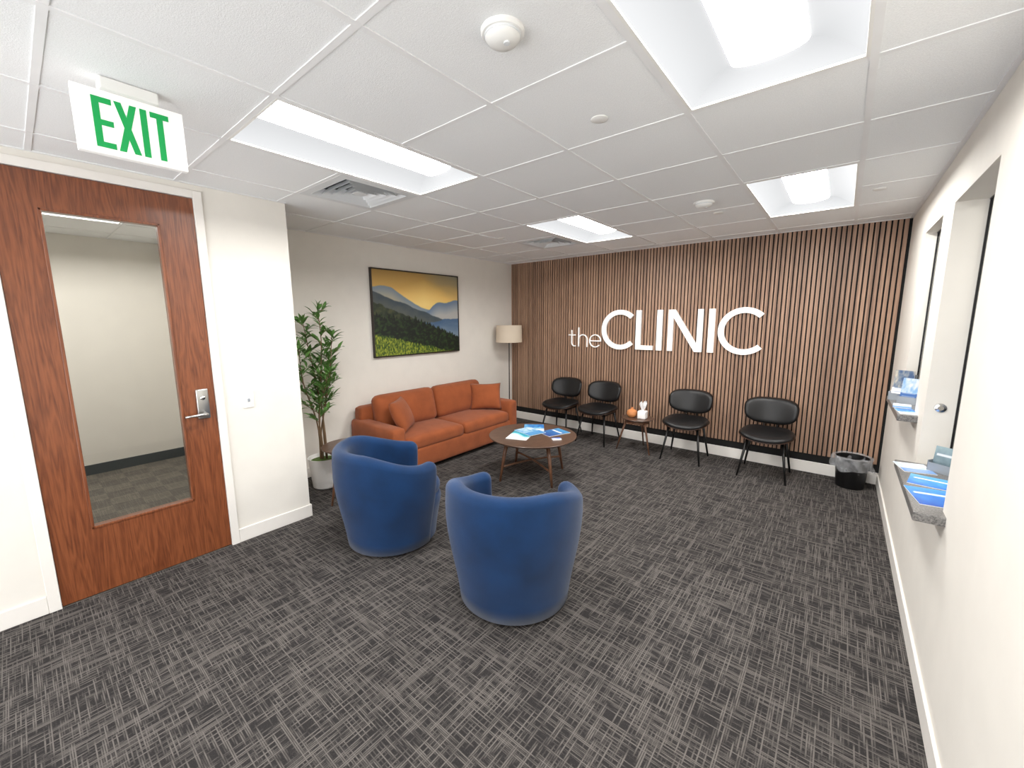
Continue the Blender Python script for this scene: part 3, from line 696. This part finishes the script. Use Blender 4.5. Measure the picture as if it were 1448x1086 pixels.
obj('tissue', bm, 'paper', tb, True)

def leaflet(name, label, cat, loc, rz, w, h, t, fn, group, stand=False):
    o = thing(name, label, cat, loc, rz, group)
    obj('pages', B((-w/2, w/2, -h/2, h/2, 0, t)), 'paper', o)
    c = canvas('cover', w, h, 24, 32, fn, 'print', o); c.rotation_euler = (-PI/2, 0, 0); c.location = (0, 0, t+.0006)
    return o
def cov(a, b, c=(245,245,245), style=0):
    def f(u, v):
        if style == 0:
            k = .45+.18*math.sin(u*5+.6)
            return a if v > k+.12 else (b if v > k else c)
        if style == 1:
            q = mixc(a, b, v+.3*nz(u, v, 3)); return c if .62 < v < .70 and .12 < u < .85 else q
        if style == 2:
            return mixc(a, b, .5+nz(u, v, 5)) if v > .4 else (mixc(c, a, .5) if (.1 < u < .8 and int(v*32) % 4 == 0 and v > .08) else c)
        return mixc(a, b, .5+nz(u*2, v*2, 3))
    return f
tz = .4505; gm = 'magazines on the coffee table'
leaflet('magazine', 'blue and white magazine at the back of the coffee table pile', 'magazine', (-2.56, 3.57, tz), math.radians(35), .22, .29, .006, cov((30,110,190),(120,190,225),(235,240,245),2), gm)
leaflet('magazine', 'teal magazine with a white wave at the front of the coffee table', 'magazine', (-2.50, 3.24, tz), math.radians(20), .22, .29, .005, cov((40,160,185),(160,220,225),(240,245,248),0), gm)
leaflet('magazine', 'pale magazine lying across the teal and the blue ones', 'magazine', (-2.50, 3.41, tz+.0074), math.radians(75), .21, .28, .005, cov((205,225,235),(90,160,210),(60,140,200),2), gm)
leaflet('magazine', 'dark blue glossy magazine at the right of the table pile', 'magazine', (-2.29, 3.56, tz+.0), math.radians(-20), .21, .28, .004, cov((30,70,140),(70,150,200),(230,235,240),1), gm)
leaflet('business_card', 'small white and blue card stack near the right edge of the coffee table', 'card', (-2.13, 3.36, tz), math.radians(50), .09, .055, .012, cov((70,110,190),(70,110,190),(235,238,245),0), None)

gb_ = 'brochures on the lower stone shelf'; nz1 = .8257
leaflet('brochure', 'large deep blue brochure lying on the lower stone shelf', 'brochure', (.40, 2.60, nz1), math.radians(8), .17, .24, .003, cov((16,74,160),(60,140,210),(200,225,245),1), gb_)
leaflet('brochure', 'bright blue brochure farther along the lower stone shelf', 'brochure', (.41, 2.84, nz1), math.radians(-10), .16, .18, .003, cov((30,104,190),(100,180,225),(230,240,250),1), gb_)
leaflet('brochure', 'white leaflet at the far end of the lower stone shelf', 'brochure', (.37, 3.06, nz1), math.radians(12), .13, .17, .004, cov((240,242,246),(190,210,235),(120,160,215),2), gb_)
leaflet('brochure', 'blue and white leaflet lying flat on the higher stone shelf', 'brochure', (.36, 3.56, 1.0507), math.radians(5), .09, .19, .004, cov((40,110,190),(120,180,220),(235,240,245),2), 'leaflets on the higher stone shelf')
leaflet('brochure', 'white leaflet lying farther along the higher stone shelf', 'brochure', (.355, 3.77, 1.0507), math.radians(-5), .09, .17, .004, cov((235,238,242),(180,200,220),(90,140,200),2), 'leaflets on the higher stone shelf')
def holder(label, loc, rz, w, h, fn):
    t = thing('brochure_holder', label, 'holder', loc, rz, 'brochure holders at the reception openings')
    obj('stand', B((-w/2-.004,w/2+.004,-.04,.045,0,.004),(-w/2-.004,w/2+.004,.035,.04,.004,h*.9),(-w/2-.004,w/2+.004,-.04,-.037,.004,.05),(-w/2-.004,-w/2-.001,-.04,.04,.004,.06),(w/2+.001,w/2+.004,-.04,.04,.004,.06)), 'dacryl', t)
    o = leaflet('brochure', 'upright brochure standing in the '+label, 'brochure', Vector(loc)+Matrix.Rotation(rz,3,'Z')@Vector((0,.002,.0065+h/2)), rz, w, h, .004, fn, 'upright brochures in the holders')
    o.rotation_euler = (math.radians(80), 0, rz)
holder('holder on the higher stone shelf, near its far end', (.37, 4.06, 1.0505), -.5, .11, .21, cov((60,84,120),(190,180,160),(240,240,242),2))
holder('holder on the higher stone shelf, nearer the camera', (.40, 3.92, 1.0505), -.5, .10, .17, cov((200,206,212),(120,160,200),(60,100,160),2))
holder('holder on the lower stone shelf, beside the white leaflet', (.48, 3.07, .8255), -.6, .09, .13, cov((90,110,120),(150,170,175),(220,225,230),1))

# ---------------------------------------------------------------- camera, world, colour
cd = bpy.data.cameras.new('camera'); cam = bpy.data.objects.new('camera', cd); C.objects.link(cam)
yaw, pit, rol, f = .6892, .1498, -.0062, 572.88
F = Vector((-math.sin(yaw)*math.cos(pit), math.cos(yaw)*math.cos(pit), -math.sin(pit))); R = Vector((math.cos(yaw), math.sin(yaw), 0)); U = R.cross(F)
R2 = math.cos(rol)*R+math.sin(rol)*U; U2 = -math.sin(rol)*R+math.cos(rol)*U
m = Matrix((R2, U2, -F)).transposed().to_4x4(); m.translation = (0, 0, 1.6475); cam.matrix_world = m
cd.sensor_width = 36; cd.lens = f/1448*36; cd.shift_x = (724-717.28)/1448; cd.shift_y = -(543-538.53)/1448; cd.clip_start = .02
bpy.context.scene.camera = cam
wd = bpy.data.worlds.new('world'); bpy.context.scene.world = wd; wd.use_nodes = True
wd.node_tree.nodes['Background'].inputs[0].default_value = (.99, .99, 1, 1); wd.node_tree.nodes['Background'].inputs[1].default_value = 3.8  # added fill: even world light entering the open end behind the camera
bpy.context.scene.view_settings.view_transform = 'Standard'
